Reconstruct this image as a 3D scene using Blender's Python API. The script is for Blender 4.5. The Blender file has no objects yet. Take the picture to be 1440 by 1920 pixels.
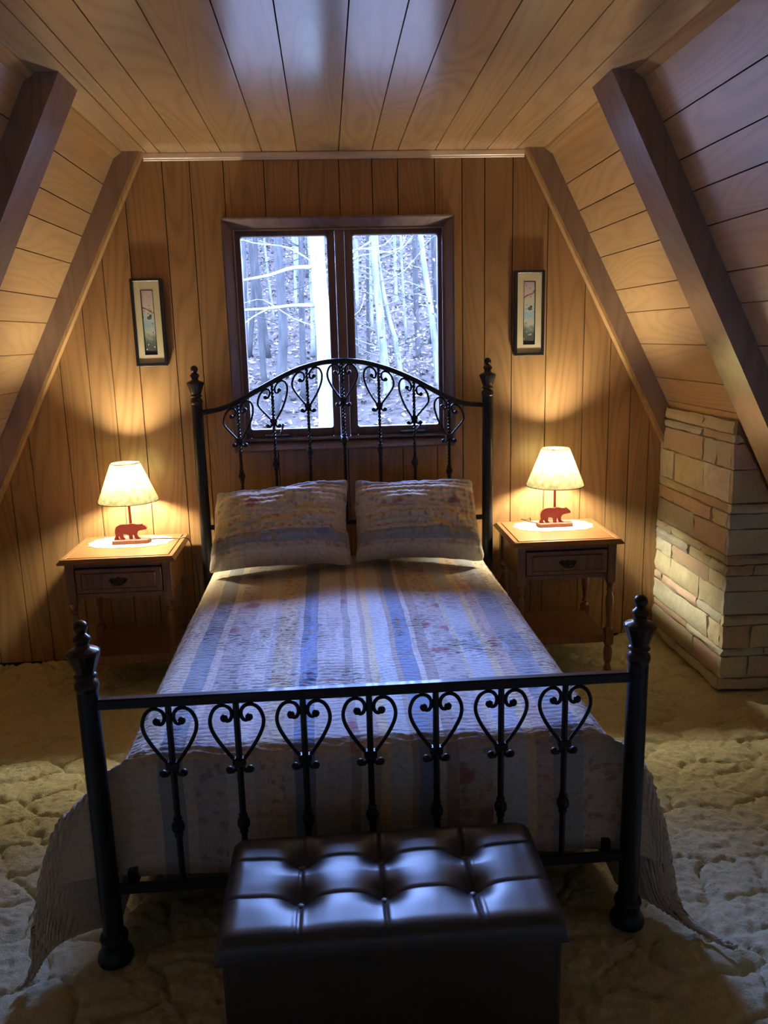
import bpy, math, random
import numpy as np
from mathutils import Vector, Matrix
S = bpy.context.scene
COL = S.collection
PI = math.pi
rng = np.random.default_rng(7)
random.seed(7)

# ------------------------------------------------------------------ camera
YAW, PITCH, ROLL = 0.06496, -0.21285, -0.02503
cd = bpy.data.cameras.new('camera')
cam = bpy.data.objects.new('camera', cd)
COL.objects.link(cam)
fw = Vector((math.sin(YAW)*math.cos(PITCH), math.cos(YAW)*math.cos(PITCH), math.sin(PITCH)))
ri = Vector((math.cos(YAW), -math.sin(YAW), 0))
up = ri.cross(fw)
r2 = math.cos(ROLL)*ri + math.sin(ROLL)*up
u2 = -math.sin(ROLL)*ri + math.cos(ROLL)*up
M = Matrix.Identity(4)
for i in range(3):
    M[i][0], M[i][1], M[i][2] = r2[i], u2[i], -fw[i]
M[0][3], M[1][3], M[2][3] = 0.0133, -4.15, 1.6349
cam.matrix_world = M
cd.sensor_fit = 'VERTICAL'
cd.sensor_height = 36.0
cd.lens = 1520.0/1920*36
cd.clip_start = 0.05
cd.clip_end = 200
S.camera = cam

# ------------------------------------------------------------------ sky, exposure
SKY = (0.26, 0.41, 1.0)
SKY_STRENGTH = 37.0
BULB_STRENGTH = 580.0
BULB_COLOR = (1.0, 0.87, 0.62)
world = bpy.data.worlds.new('overcast_sky')
S.world = world
world.use_nodes = True
bg = world.node_tree.nodes['Background']
bg.inputs[0].default_value = (*SKY, 1)
bg.inputs[1].default_value = SKY_STRENGTH
def portal(x, y, z, w, h, rx):
    pl = bpy.data.lights.new('window_portal', 'AREA')
    pl.shape = 'RECTANGLE'
    pl.size, pl.size_y = w, h
    pl.cycles.is_portal = True
    po = bpy.data.objects.new('window_portal', pl)
    COL.objects.link(po)
    po.location = (x, y, z)
    po.rotation_euler = (rx, 0, 0)
portal(.096, .14, 1.644, 1.03, 1.03, -PI/2)
S.view_settings.view_transform = 'Standard'
S.view_settings.look = 'None'
S.view_settings.gamma = 1
S.view_settings.use_curve_mapping = False
S.view_settings.exposure = 1.38
S.cycles.use_denoising = True
S.cycles.max_bounces = 10
S.cycles.diffuse_bounces = 6
S.cycles.sample_clamp_indirect = 6.0
S.cycles.caustics_reflective = False
S.cycles.caustics_refractive = False

# ------------------------------------------------------------------ helpers
class MB:
    def __init__(self): self.v = []; self.f = []; self.uv = None
    def add(self, vs, fs):
        n = len(self.v)
        self.v.extend([tuple(map(float, p)) for p in vs]); self.f.extend([tuple(i+n for i in f) for f in fs])
        return self
    def box(self, x0, x1, y0, y1, z0, z1, c=0.0):
        if c <= 0:
            vs = [(x, y, z) for z in (z0, z1) for y in (y0, y1) for x in (x0, x1)]
            fs = [(0,2,3,1), (4,5,7,6), (0,1,5,4), (2,6,7,3), (0,4,6,2), (1,3,7,5)]
            return self.add(vs, fs)
        def ring(i, z):
            a, b, d, e = x0+i, x1-i, y0+i, y1-i
            return [(a+c,d,z), (b-c,d,z), (b,d+c,z), (b,e-c,z), (b-c,e,z), (a+c,e,z), (a,e-c,z), (a,d+c,z)]
        vs = ring(c, z0)+ring(0, z0+c)+ring(0, z1-c)+ring(c, z1)
        fs = [tuple(range(7, -1, -1)), tuple(range(24, 32))]
        for k in range(3):
            for i in range(8):
                j = (i+1) % 8
                fs.append((k*8+i, k*8+j, k*8+8+j, k*8+8+i))
        return self.add(vs, fs)
    def prism(self, pts, o, ua, va, na, d):
        """outline pts (u,v) placed at o + u*ua + v*va, extruded by d along na"""
        o, ua, va, na = map(np.array, (o, ua, va, na))
        a = [o+u*ua+v*va for u, v in pts]
        b = [p+na*d for p in a]
        n = len(pts)
        fs = [tuple(range(n-1, -1, -1)), tuple(range(n, 2*n))]
        fs += [(i, (i+1) % n, n+(i+1) % n, n+i) for i in range(n)]
        return self.add(a+b, fs)
    def lathe(self, prof, c=(0, 0, 0), n=20, mod=None):
        vs = []; fs = []
        for k, (r, z) in enumerate(prof):
            for i in range(n):
                t = 2*PI*i/n
                rr = r*(mod(t, k) if mod else 1)
                vs.append((c[0]+rr*math.cos(t), c[1]+rr*math.sin(t), c[2]+z))
        m = len(prof)
        for k in range(m-1):
            for i in range(n):
                j = (i+1) % n
                fs.append((k*n+i, k*n+j, k*n+n+j, k*n+n+i))
        fs.append(tuple(range(n-1, -1, -1))); fs.append(tuple(range((m-1)*n, m*n)))
        return self.add(vs, fs)
    def ball(self, c, r, n=12, m=7, sz=1.0):
        return self.lathe([(max(r*math.sin(PI*k/m), r*.03), -r*sz*math.cos(PI*k/m)) for k in range(m+1)], c, n)
    def tube(self, pts, r, n=8, twist=0.0, cap=True):
        P = np.array(pts, float); m = len(P)
        T = np.gradient(P, axis=0); T /= np.linalg.norm(T, axis=1)[:, None]+1e-12
        ref = np.array((0, 1, 0.)) if abs(T[0][1]) < .9 else np.array((1., 0, 0))
        N = np.cross(T[0], ref); N /= np.linalg.norm(N)
        vs = []; d = 0
        for k in range(m):
            if k:
                N = N-T[k]*N.dot(T[k]); N /= np.linalg.norm(N)
                d += np.linalg.norm(P[k]-P[k-1])
            B = np.cross(T[k], N)
            rr = r[k] if hasattr(r, '__len__') else r
            for i in range(n):
                t = 2*PI*i/n+twist*d
                vs.append(P[k]+rr*(math.cos(t)*N+math.sin(t)*B))
        fs = []
        for k in range(m-1):
            for i in range(n):
                j = (i+1) % n
                fs.append((k*n+i, k*n+j, k*n+n+j, k*n+n+i))
        if cap:
            fs.append(tuple(range(n-1, -1, -1))); fs.append(tuple(range((m-1)*n, m*n)))
        return self.add(vs, fs)
    def plank(self, O, U, V, N, u0, u1, v0, v1, t=0.012, g=0.0022, left=True, right=True):
        """board: across U from u0 to u1, along V from v0(u) to v1(u), front face at N=0, V-grooved long edges"""
        O, U, V, N = map(np.array, (O, U, V, N))
        gl = g if left else 0; gr = g if right else 0
        e = .0017
        prof = [(u0+e, -t), (u1-e, -t), (u1-e, -g if right else 0)]
        if right: prof.append((u1-gr, 0))
        if left: prof.append((u0+gl, 0))
        prof.append((u0+e, -g if left else 0))
        a = [O+U*u+V*v0(u)+N*n for u, n in prof]
        b = [O+U*u+V*v1(u)+N*n for u, n in prof]
        m = len(prof)
        fs = [tuple(range(m-1, -1, -1)), tuple(range(m, 2*m))]
        fs += [(i, (i+1) % m, m+(i+1) % m, m+i) for i in range(m)]
        return self.add(a+b, fs)

def obj(name, mb, mat, parent=None, smooth=False, angle=None, kind=None):
    me = bpy.data.meshes.new(name)
    base = np.array(parent.get('_base', (0, 0, 0))) if parent else np.zeros(3)
    me.from_pydata([tuple(np.array(p)-base) for p in mb.v], [], mb.f)
    me.materials.append(mat)
    if smooth:
        me.polygons.foreach_set('use_smooth', [True]*len(me.polygons))
        if angle: me.set_sharp_from_angle(angle=angle)
    me.update()
    o = bpy.data.objects.new(name, me)
    COL.objects.link(o)
    if parent:
        o.parent = parent
        o['_base'] = [float(x) for x in base]
    if kind: o['kind'] = kind
    return o
def tag(o, label, cat, group=None):
    o['label'] = label; o['category'] = cat
    if group: o['group'] = group
    return o
def thing(name, label, cat, base=(0, 0, 0), group=None):
    """Empty at the base of a thing; parts given in world coordinates are shifted to it"""
    o = bpy.data.objects.new(name, None); COL.objects.link(o)
    o.location = base; o['_base'] = [float(x) for x in base]
    o.empty_display_size = .1
    return tag(o, label, cat, group)
def dup(root, loc, label, rotz=0):
    r = root.copy(); COL.objects.link(r); r.location = loc; r.rotation_euler = (0, 0, rotz); r['label'] = label
    for ch in list(root.children):
        c = ch.copy(); COL.objects.link(c); c.parent = r
        for g in list(ch.children):
            d = g.copy(); COL.objects.link(d); d.parent = c
    return r
def structure(name, mb, mat):
    o = obj(name, mb, mat); o['kind'] = 'structure'
    return o
def smooth_path(pts, k=5):
    P = np.array(pts, float); Q = np.vstack([2*P[0]-P[1], P, 2*P[-1]-P[-2]]); out = []
    for i in range(1, len(Q)-2):
        p0, p1, p2, p3 = Q[i-1], Q[i], Q[i+1], Q[i+2]
        for j in range(k):
            t = j/k
            out.append(.5*((2*p1)+(-p0+p2)*t+(2*p0-5*p1+4*p2-p3)*t*t+(-p0+3*p1-3*p2+p3)*t**3))
    out.append(P[-1])
    return np.array(out)
def vnoise(x, y, seed=0):
    """smooth value noise in -1..1"""
    x = np.asarray(x, float); y = np.asarray(y, float)
    xi = np.floor(x).astype(int); yi = np.floor(y).astype(int)
    fx = x-xi; fy = y-yi
    fx = fx*fx*(3-2*fx); fy = fy*fy*(3-2*fy)
    def h(a, b):
        n = np.sin(a*127.1+b*311.7+seed*74.7)*43758.5453
        return (n-np.floor(n))*2-1
    return (h(xi, yi)*(1-fx)+h(xi+1, yi)*fx)*(1-fy)+(h(xi, yi+1)*(1-fx)+h(xi+1, yi+1)*fx)*fy
def sstep(t): t = np.clip(t, 0, 1); return t*t*(3-2*t)

# ------------------------------------------------------------------ materials
class NT:
    def __init__(self, name):
        self.m = bpy.data.materials.new(name); self.m.use_nodes = True
        self.t = self.m.node_tree; self.b = self.t.nodes['Principled BSDF']; self.out = self.t.nodes['Material Output']
    def n(self, typ, **kw):
        nd = self.t.nodes.new('ShaderNode'+typ)
        for k, v in kw.items(): setattr(nd, k, v)
        return nd
    def l(self, a, b): self.t.links.new(a, b)
    def val(self, sock, v):
        if hasattr(v, 'is_output') or isinstance(v, bpy.types.NodeSocket): self.l(v, sock)
        else: sock.default_value = v
    def math(self, op, a, b=0.0, c=None):
        nd = self.n('Math', operation=op)
        self.val(nd.inputs[0], a); self.val(nd.inputs[1], b)
        if c is not None: self.val(nd.inputs[2], c)
        return nd.outputs[0]
    def mix(self, f, a, b, blend='MIX'):
        nd = self.n('Mix', data_type='RGBA', blend_type=blend)
        self.val(nd.inputs[0], f)
        self.val(nd.inputs[6], (*a, 1) if isinstance(a, tuple) else a)
        self.val(nd.inputs[7], (*b, 1) if isinstance(b, tuple) else b)
        return nd.outputs[2]
    def ramp(self, f, stops, interp='LINEAR'):
        nd = self.n('ValToRGB'); cr = nd.color_ramp; cr.interpolation = interp
        while len(cr.elements) < len(stops): cr.elements.new(.5)
        for e, (p, c) in zip(cr.elements, stops):
            e.position = p; e.color = (*c, 1) if len(c) == 3 else c
        self.l(f, nd.inputs[0])
        return nd.outputs[0]
    def noise(self, vec, scale, detail=2, rough=.5, dist=0.0):
        nd = self.n('TexNoise'); nd.inputs['Scale'].default_value = scale
        nd.inputs['Detail'].default_value = detail; nd.inputs['Roughness'].default_value = rough
        nd.inputs['Distortion'].default_value = dist
        if vec is not None: self.l(vec, nd.inputs['Vector'])
        return nd.outputs['Fac']
    def mapping(self, vec, scale=(1, 1, 1), loc=(0, 0, 0)):
        nd = self.n('Mapping'); self.l(vec, nd.inputs['Vector'])
        nd.inputs['Scale'].default_value = scale; nd.inputs['Location'].default_value = loc
        return nd.outputs[0]
    def bump(self, h, strength=.3, dist=.01, normal=None):
        nd = self.n('Bump'); nd.inputs['Strength'].default_value = strength; nd.inputs['Distance'].default_value = dist
        self.l(h, nd.inputs['Height'])
        if normal is not None: self.l(normal, nd.inputs['Normal'])
        self.l(nd.outputs[0], self.b.inputs['Normal'])
        return nd.outputs[0]
    def set(self, **kw):
        for k, v in kw.items(): self.val(self.b.inputs[k.replace('_', ' ')], (*v, 1) if isinstance(v, tuple) else v)
        return self

def plain(name, col, rough=.5, metal=0.0, spec=.5, coat=0.0, var=.12, nscale=30):
    t = NT(name)
    co = t.n('TexCoord').outputs['Object']
    n = t.noise(co, nscale, 3)
    c = t.mix(n, tuple(x*(1-var) for x in col), tuple(min(1, x*(1+var)) for x in col))
    t.set(Base_Color=c, Roughness=rough, Metallic=metal)
    t.b.inputs['Specular IOR Level'].default_value = spec
    t.b.inputs['Coat Weight'].default_value = coat
    return t.m

def wood(name, axis, light, dark, rough=.3, coat=0.0, coat_ior=1.5, coat_rough=.2, tone=.35, spec=.5, figure=1.0, ior=1.5):
    """veneer: contour lines of a stretched noise make cathedral grain; every board is offset by its own random"""
    t = NT(name)
    co = t.n('TexCoord').outputs['Object']
    info = t.n('ObjectInfo')
    rnd = info.outputs['Random']
    off = t.n('CombineXYZ')
    for i, k in enumerate((37.0, 61.0, 23.0)): t.l(t.math('MULTIPLY', rnd, k), off.inputs[i])
    va = t.n('VectorMath', operation='ADD'); t.l(co, va.inputs[0]); t.l(off.outputs[0], va.inputs[1])
    sc = [1.0, 1.0, 1.0]; sc[axis] = .13
    v = t.mapping(va.outputs[0], tuple(sc))
    big = t.noise(v, 4.2, 1, .4, .25)
    lines = t.math('ABSOLUTE', t.math('SINE', t.math('MULTIPLY', big, 60.0*figure)))
    sf = [1.0, 1.0, 1.0]; sf[axis] = .02
    vf = t.mapping(va.outputs[0], tuple(sf))
    fib = t.noise(vf, 160, 3, .6)
    med = t.noise(vf, 22, 2, .5)
    f = t.math('ADD', t.math('MULTIPLY', lines, .36), t.math('ADD', t.math('MULTIPLY', fib, .35), t.math('MULTIPLY', med, .5)))
    c = t.ramp(f, [(.28, dark), (.75, light)])
    grey = t.math('MULTIPLY', t.math('POWER', rnd, 2.0), tone)
    dk = tuple(x*.52 for x in light)
    c = t.mix(grey, c, dk)
    t.set(Base_Color=c, Roughness=t.math('ADD', rough-.05, t.math('MULTIPLY', fib, .1)))
    t.b.inputs['Specular IOR Level'].default_value = spec
    t.b.inputs['Coat Weight'].default_value = coat
    t.b.inputs['IOR'].default_value = ior
    t.b.inputs['Coat IOR'].default_value = coat_ior
    t.b.inputs['Coat Roughness'].default_value = coat_rough
    t.bump(fib, .06, .002)
    return t.m

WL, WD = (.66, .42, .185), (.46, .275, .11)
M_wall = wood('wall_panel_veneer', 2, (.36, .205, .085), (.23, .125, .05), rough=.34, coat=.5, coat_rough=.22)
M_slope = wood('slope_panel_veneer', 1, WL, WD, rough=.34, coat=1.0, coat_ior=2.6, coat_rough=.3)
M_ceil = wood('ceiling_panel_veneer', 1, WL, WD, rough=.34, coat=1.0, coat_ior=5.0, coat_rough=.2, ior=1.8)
M_plaster = plain('pale_plaster', (.80, .76, .68), .9)
M_back = plain('dark_joint', (.03, .018, .01), .9)
M_raft = wood('rafter_stain', 2, (.19, .112, .075), (.12, .07, .045), rough=.33, coat=1.0, coat_ior=2.2, coat_rough=.25, tone=.1, figure=.6)
M_strip = wood('rafter_edge_strip', 2, (.50, .32, .15), (.36, .21, .09), rough=.4, tone=.1)
M_trim = plain('pale_trim', (.80, .70, .56), .3, coat=.5)
M_wtrim = wood('wood_trim', 1, (.46, .29, .13), (.32, .18, .07), rough=.3, coat=.5, tone=.1)
M_case = wood('window_walnut', 2, (.20, .135, .112), (.135, .09, .075), rough=.4, tone=.1, figure=.6)
M_bead = plain('pale_bead', (.30, .2, .14), .35)
M_furn = wood('cherry_furniture', 0, (.30, .145, .06), (.19, .08, .03), rough=.3, coat=.4, tone=.15)
M_furnz = wood('cherry_legs', 2, (.21, .10, .045), (.13, .055, .025), rough=.33, coat=.3, tone=.1)
M_iron = plain('black_iron', (.013, .013, .014), .45, .3, .4, coat=.1)
M_bronze = plain('dark_bronze', (.055, .042, .032), .3, .85, .5)
M_pull = plain('aged_brass', (.05, .035, .018), .4, .8)
M_red = plain('rust_red_paint', (.28, .042, .034), .6, var=.25, nscale=90)
M_base = plain('red_bark_slab', (.40, .13, .10), .75, var=.3, nscale=60)
M_black = plain('black_lacquer', (.012, .013, .018), .3, coat=.4)
M_mat = plain('cream_mat', (.55, .50, .33), .85, var=.04)
M_crank = plain('grey_hardware', (.12, .12, .13), .35, .8)
M_cord = plain('brown_cord', (.10, .055, .03), .6)
M_mattress = plain('white_ticking', (.6, .58, .54), .9)
M_boxs = plain('dark_platform_cloth', (.05, .045, .04), .95)
M_mortar = plain('sandy_mortar', (.34, .27, .17), .95, var=.3, nscale=60)

def m_bulb():
    t = NT('warm_bulb')
    t.set(Base_Color=(1.0, .9, .7), Emission_Color=BULB_COLOR); t.b.inputs['Emission Strength'].default_value = BULB_STRENGTH
    return t.m
M_bulb = m_bulb()

def m_shade():
    t = NT('mulberry_paper')
    co = t.n('TexCoord').outputs['Object']
    n = t.noise(co, 38, 4, .65)
    fl = t.noise(co, 16, 2, .5, 1.5)
    c = t.mix(t.ramp(n, [(.35, (0, 0, 0)), (.65, (1, 1, 1))]), (.055, .051, .024), (.09, .084, .048))
    spot = t.ramp(fl, [(.66, (0, 0, 0)), (.72, (1, 1, 1))])
    c = t.mix(t.math('MULTIPLY', spot, .55), c, (.42, .30, .10))
    d = t.n('BsdfDiffuse'); tr = t.n('BsdfTranslucent'); mx = t.n('MixShader')
    t.l(c, d.inputs[0]); t.l(c, tr.inputs[0]); mx.inputs[0].default_value = .40
    t.l(d.outputs[0], mx.inputs[1]); t.l(tr.outputs[0], mx.inputs[2]); t.l(mx.outputs[0], t.out.inputs[0])
    return t.m
M_shade = m_shade()

def m_glass():
    t = NT('window_glass')
    tr = t.n('BsdfTransparent'); gl = t.n('BsdfGlossy'); mx = t.n('MixShader'); fr = t.n('Fresnel')
    fr.inputs['IOR'].default_value = 1.45; gl.inputs['Roughness'].default_value = .02
    tr.inputs[0].default_value = (.97, .985, .98, 1)
    t.l(fr.outputs[0], mx.inputs[0]); t.l(tr.outputs[0], mx.inputs[1]); t.l(gl.outputs[0], mx.inputs[2]); t.l(mx.outputs[0], t.out.inputs[0])
    return t.m
M_glass = m_glass()

def m_carpet():
    t = NT('sculpted_carpet')
    co = t.n('TexCoord').outputs['Object']
    pile = t.noise(co, 170, 4, .7)
    tuft = t.noise(co, 55, 3, .6)
    blot = t.noise(co, 3.0, 3, .6)
    f = t.math('ADD', t.math('MULTIPLY', pile, .45), t.math('ADD', t.math('MULTIPLY', blot, .3), t.math('MULTIPLY', tuft, .3)))
    c = t.ramp(f, [(.3, (.52, .50, .29)), (.75, (.88, .86, .56))])
    t.set(Base_Color=c, Roughness=.95)
    t.b.inputs['Specular IOR Level'].default_value = .1
    t.b.inputs['Sheen Weight'].default_value = .3
    t.bump(t.math('ADD', pile, tuft), .75, .009)
    return t.m
M_carpet = m_carpet()

def m_leather():
    t = NT('brown_black_leather')
    co = t.n('TexCoord').outputs['Object']
    v = t.n('TexVoronoi'); v.inputs['Scale'].default_value = 330; t.l(co, v.inputs['Vector'])
    n = t.noise(co, 9, 3)
    t.set(Base_Color=t.mix(n, (.007, .005, .005), (.012, .008, .007)), Roughness=.42)
    t.b.inputs['Specular IOR Level'].default_value = .6
    t.b.inputs['Coat Weight'].default_value = .35; t.b.inputs['Coat Roughness'].default_value = .36; t.b.inputs['Coat IOR'].default_value = 1.7
    t.bump(v.outputs['Distance'], .12, .001)
    return t.m
M_leather = m_leather()

def m_stone():
    t = NT('ledge_stone')
    co = t.n('TexCoord').outputs['Object']
    rnd = t.n('ObjectInfo').outputs['Random']
    base = t.ramp(rnd, [(0, (0.62, 0.59, 0.42)), (.2, (0.73, 0.75, 0.60)), (.38, (0.59, 0.45, 0.34)), (.52, (0.68, 0.66, 0.45)),
                        (.68, (0.56, 0.60, 0.55)), (.82, (0.67, 0.52, 0.42)), (.95, (0.76, 0.78, 0.69))], 'CONSTANT')
    n = t.noise(co, 22, 5, .65)
    n2 = t.noise(co, 7, 3, .5)
    c = t.mix(t.ramp(n, [(.3, (0, 0, 0)), (.7, (1, 1, 1))]), base, (.45, .40, .28))
    c = t.mix(.55, c, base)
    c = t.mix(t.ramp(n2, [(.52, (0, 0, 0)), (.75, (.5, .5, .5))]), c, (.50, .40, .29))
    t.set(Base_Color=c, Roughness=.9)
    t.bump(t.math('ADD', n, t.math('MULTIPLY', n2, .6)), .6, .012)
    return t.m
M_stone = m_stone()

def m_doily():
    t = NT('white_lace')
    co = t.n('TexCoord').outputs['Object']
    v = t.n('TexVoronoi'); v.inputs['Scale'].default_value = 75; t.l(co, v.inputs['Vector'])
    h = t.ramp(v.outputs['Distance'], [(.25, (.42, .38, .3)), (.55, (.52, .50, .45))])
    t.set(Base_Color=h, Roughness=.9)
    t.bump(v.outputs['Distance'], .5, .004)
    return t.m
M_doily = m_doily()

def m_print(seed):
    """bird-and-blossom watercolour: pale pink sky, blue wash, dark foot with white blooms; coordinates run 0..1 over the sheet"""
    t = NT('bird_print')
    g = t.n('TexCoord').outputs['UV']
    sp = t.n('SeparateXYZ'); t.l(g, sp.inputs[0])
    x, y = sp.outputs[0], sp.outputs[1]
    mp = t.mapping(g, (1, 4.6, 1), (seed*3.1, seed*1.7, 0))
    wob = t.math('ADD', y, t.math('MULTIPLY', t.math('SUBTRACT', t.noise(mp, 2.6, 3), .5), .25))
    c = t.ramp(wob, [(0, (.05, .06, .06)), (.18, (.10, .12, .10)), (.27, (.20, .24, .20)), (.36, (.50, .52, .44)), (.46, (.30, .48, .56)),
                     (.56, (.42, .56, .58)), (.68, (.55, .55, .44)), (.82, (.58, .48, .46)), (1, (.50, .40, .42))])
    vo = t.n('TexVoronoi'); vo.inputs['Scale'].default_value = 3.6; t.l(mp, vo.inputs['Vector'])
    leaf = t.ramp(vo.outputs['Distance'], [(.16, (1, 1, 1)), (.24, (0, 0, 0))])
    lc = t.mix(t.ramp(y, [(.2, (0, 0, 0)), (.28, (1, 1, 1))]), (.85, .87, .9), (.10, .14, .20))
    c = t.mix(t.math('MULTIPLY', leaf, .75), c, lc)
    # bough: thin dark band along a slanting wave
    by = t.math('ADD', t.math('MULTIPLY', x, -.10 if seed == 1 else .12), .80)
    d = t.math('ABSOLUTE', t.math('SUBTRACT', t.math('ADD', y, t.math('MULTIPLY', t.noise(mp, 1.6, 2), .12)), by))
    c = t.mix(t.ramp(d, [(.008, (1, 1, 1)), (.016, (0, 0, 0))]), c, (.20, .13, .10))
    # small bird: body and head ellipses
    for ex, ey, rx, ry, cc in ((.55, .575, .2, .03, (.16, .11, .07)), (.66, .607, .1, .018, (.05, .05, .05))):
        dd = t.math('ADD', t.math('POWER', t.math('DIVIDE', t.math('SUBTRACT', x, ex), rx), 2.0),
                    t.math('POWER', t.math('DIVIDE', t.math('SUBTRACT', y, ey), ry), 2.0))
        c = t.mix(t.ramp(dd, [(.8, (1, 1, 1)), (1.0, (0, 0, 0))]), c, cc)
    t.set(Base_Color=c, Roughness=.4)
    return t.m

# striped quilt cloth: stripes across UV.x (metres from the centre seam), flowers by voronoi inside some stripes
STR = [(-1.15, (0.65, 0.54, 0.35), 0), (-.64, (0.71, 0.61, 0.45), 0), (-.575, (0.28, 0.35, 0.43), 2), (-.515, (0.74, 0.65, 0.57), 0), (-.485, (0.57, 0.51, 0.51), 1),
       (-.40, (0.71, 0.67, 0.65), 0), (-.36, (0.80, 0.75, 0.71), 0), (-.325, (0.65, 0.62, 0.65), 0), (-.30, (0.77, 0.67, 0.48), 3), (-.235, (0.64, 0.60, 0.60), 0),
       (-.21, (0.17, 0.30, 0.60), 3), (-.15, (0.68, 0.65, 0.68), 0), (-.06, (0.45, 0.43, 0.45), 1), (-.03, (0.80, 0.75, 0.71), 0), (.005, (0.57, 0.48, 0.43), 0),
       (.02, (0.85, 0.71, 0.45), 0), (.055, (0.65, 0.71, 0.77), 0), (.105, (0.51, 0.41, 0.37), 0), (.125, (0.17, 0.30, 0.57), 3), (.18, (0.78, 0.74, 0.71), 0),
       (.205, (0.43, 0.37, 0.37), 3), (.24, (0.62, 0.58, 0.60), 1), (.335, (0.74, 0.68, 0.57), 0), (.355, (0.62, 0.68, 0.80), 0), (.43, (0.85, 0.71, 0.43), 0),
       (.455, (0.68, 0.51, 0.45), 3), (.50, (0.37, 0.41, 0.51), 2), (.59, (0.68, 0.58, 0.43), 3), (.66, (0.71, 0.60, 0.40), 0)]
SHAM = [(-.30, (0.78, 0.73, 0.54), 0), (-.150, (0.68, 0.57, 0.41), 3), (-.138, (0.32, 0.40, 0.45), 2), (-.080, (0.71, 0.62, 0.46), 3), (-.050, (0.65, 0.67, 0.53), 0), (-.020, (0.78, 0.65, 0.36), 3),
        (.006, (0.78, 0.73, 0.58), 0), (.030, (0.71, 0.63, 0.50), 0), (.045, (0.76, 0.71, 0.58), 1), (.118, (0.80, 0.76, 0.62), 0), (.150, (0.68, 0.57, 0.41), 3), (.165, (0.38, 0.46, 0.53), 2)]
def m_quilt(name, dx=0.0, bumpy=.5, STR=STR):
    t = NT(name)
    uv = t.n('TexCoord').outputs['UV']
    sp = t.n('SeparateXYZ'); t.l(uv, sp.inputs[0])
    wig = t.math('MULTIPLY', t.math('SUBTRACT', t.noise(uv, 2.2, 2), .5), .035)
    fx = t.math('ADD', t.math('DIVIDE', t.math('ADD', t.math('ADD', sp.outputs[0], dx), wig), 2.4), .5)
    c = t.ramp(fx, [(p/2.4+.5, col) for p, col, k in STR], 'CONSTANT')
    k1 = t.ramp(fx, [(p/2.4+.5, (float(k == 1),)*3) for p, col, k in STR], 'CONSTANT')
    k2 = t.ramp(fx, [(p/2.4+.5, (float(k == 2),)*3) for p, col, k in STR], 'CONSTANT')
    k3 = t.ramp(fx, [(p/2.4+.5, (float(k == 3),)*3) for p, col, k in STR], 'CONSTANT')
    def blobs(scale, lo, hi, ax=1.0):
        v = t.n('TexVoronoi'); v.inputs['Scale'].default_value = scale
        w = t.n('VectorMath', operation='ADD'); t.l(t.mapping(uv, (1, ax, 1)), w.inputs[0])
        nn = t.n('TexNoise'); nn.inputs['Scale'].default_value = 45; t.l(uv, nn.inputs['Vector'])
        s = t.n('VectorMath', operation='SCALE'); t.l(nn.outputs['Color'], s.inputs[0]); s.inputs['Scale'].default_value = .035
        t.l(s.outputs[0], w.inputs[1]); t.l(w.outputs[0], v.inputs['Vector'])
        return t.ramp(v.outputs['Distance'], [(lo, (1, 1, 1)), (hi, (0, 0, 0))]), v.outputs['Color']
    rose, rc = blobs(7.5, .17, .30)
    leaf, lc = blobs(26, .22, .38)
    tiny, tc = blobs(34, .25, .40)
    c = t.mix(t.math('MULTIPLY', t.math('MULTIPLY', leaf, k1), .6), c, (.13, .14, .13))
    c = t.mix(t.math('MULTIPLY', t.math('MULTIPLY', rose, k1), .9), c, (.36, .055, .075))
    c = t.mix(t.math('MULTIPLY', t.math('MULTIPLY', leaf, k2), .8), c, (.42, .30, .18))
    c = t.mix(t.math('MULTIPLY', t.math('MULTIPLY', rose, k2), .7), c, (.12, .20, .42))
    c = t.mix(t.math('MULTIPLY', t.math('MULTIPLY', tiny, k3), .75), c, (.40, .19, .11))
    pale = t.math('MULTIPLY', t.ramp(t.noise(uv, 60, 3), [(.45, (0, 0, 0)), (.7, (1, 1, 1))]), .35)
    c = t.mix(pale, c, (.22, .20, .19))
    thread = t.noise(uv, 420, 2)
    t.set(Base_Color=t.mix(.25, c, t.mix(thread, (.2, .18, .16), (.75, .7, .65))), Roughness=.9)
    t.b.inputs['Specular IOR Level'].default_value = .15
    t.b.inputs['Sheen Weight'].default_value = .25
    h = t.math('ADD', t.noise(t.mapping(uv, (1, 2.6, 1)), 38, 3, .6), t.math('MULTIPLY', thread, .12))
    t.bump(h, bumpy, .008)
    return t.m
M_quilt = m_quilt('striped_quilt')
M_pillow = m_quilt('striped_sham', .0, .4, SHAM)

def m_bark(name, a, b):
    t = NT(name)
    co = t.n('TexCoord').outputs['Object']
    n = t.noise(t.mapping(co, (1, 1, .25)), 14, 4, .6)
    t.set(Base_Color=t.mix(t.ramp(n, [(.35, (0, 0, 0)), (.7, (1, 1, 1))]), a, b), Roughness=.9)
    t.b.inputs['Specular IOR Level'].default_value = .05
    t.bump(n, .5, .02)
    return t.m
M_barkw = m_bark('pale_bark', (.085, .080, .055), (.034, .032, .024))
M_barkg = m_bark('grey_bark', (.027, .023, .017), (.013, .011, .009))
M_bark_big = m_bark('lichen_bark', (.115, .108, .075), (.055, .053, .04))
def m_ground():
    t = NT('leafy_ground')
    co = t.n('TexCoord').outputs['Object']
    n = t.noise(co, 6, 5, .7)
    t.set(Base_Color=t.ramp(n, [(.3, (.013, .0095, .0065)), (.55, (.030, .021, .0145)), (.75, (.054, .038, .026))]), Roughness=1.0)
    t.b.inputs['Specular IOR Level'].default_value = .05
    t.bump(n, 1.0, .1)
    return t.m
M_ground = m_ground()
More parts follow.
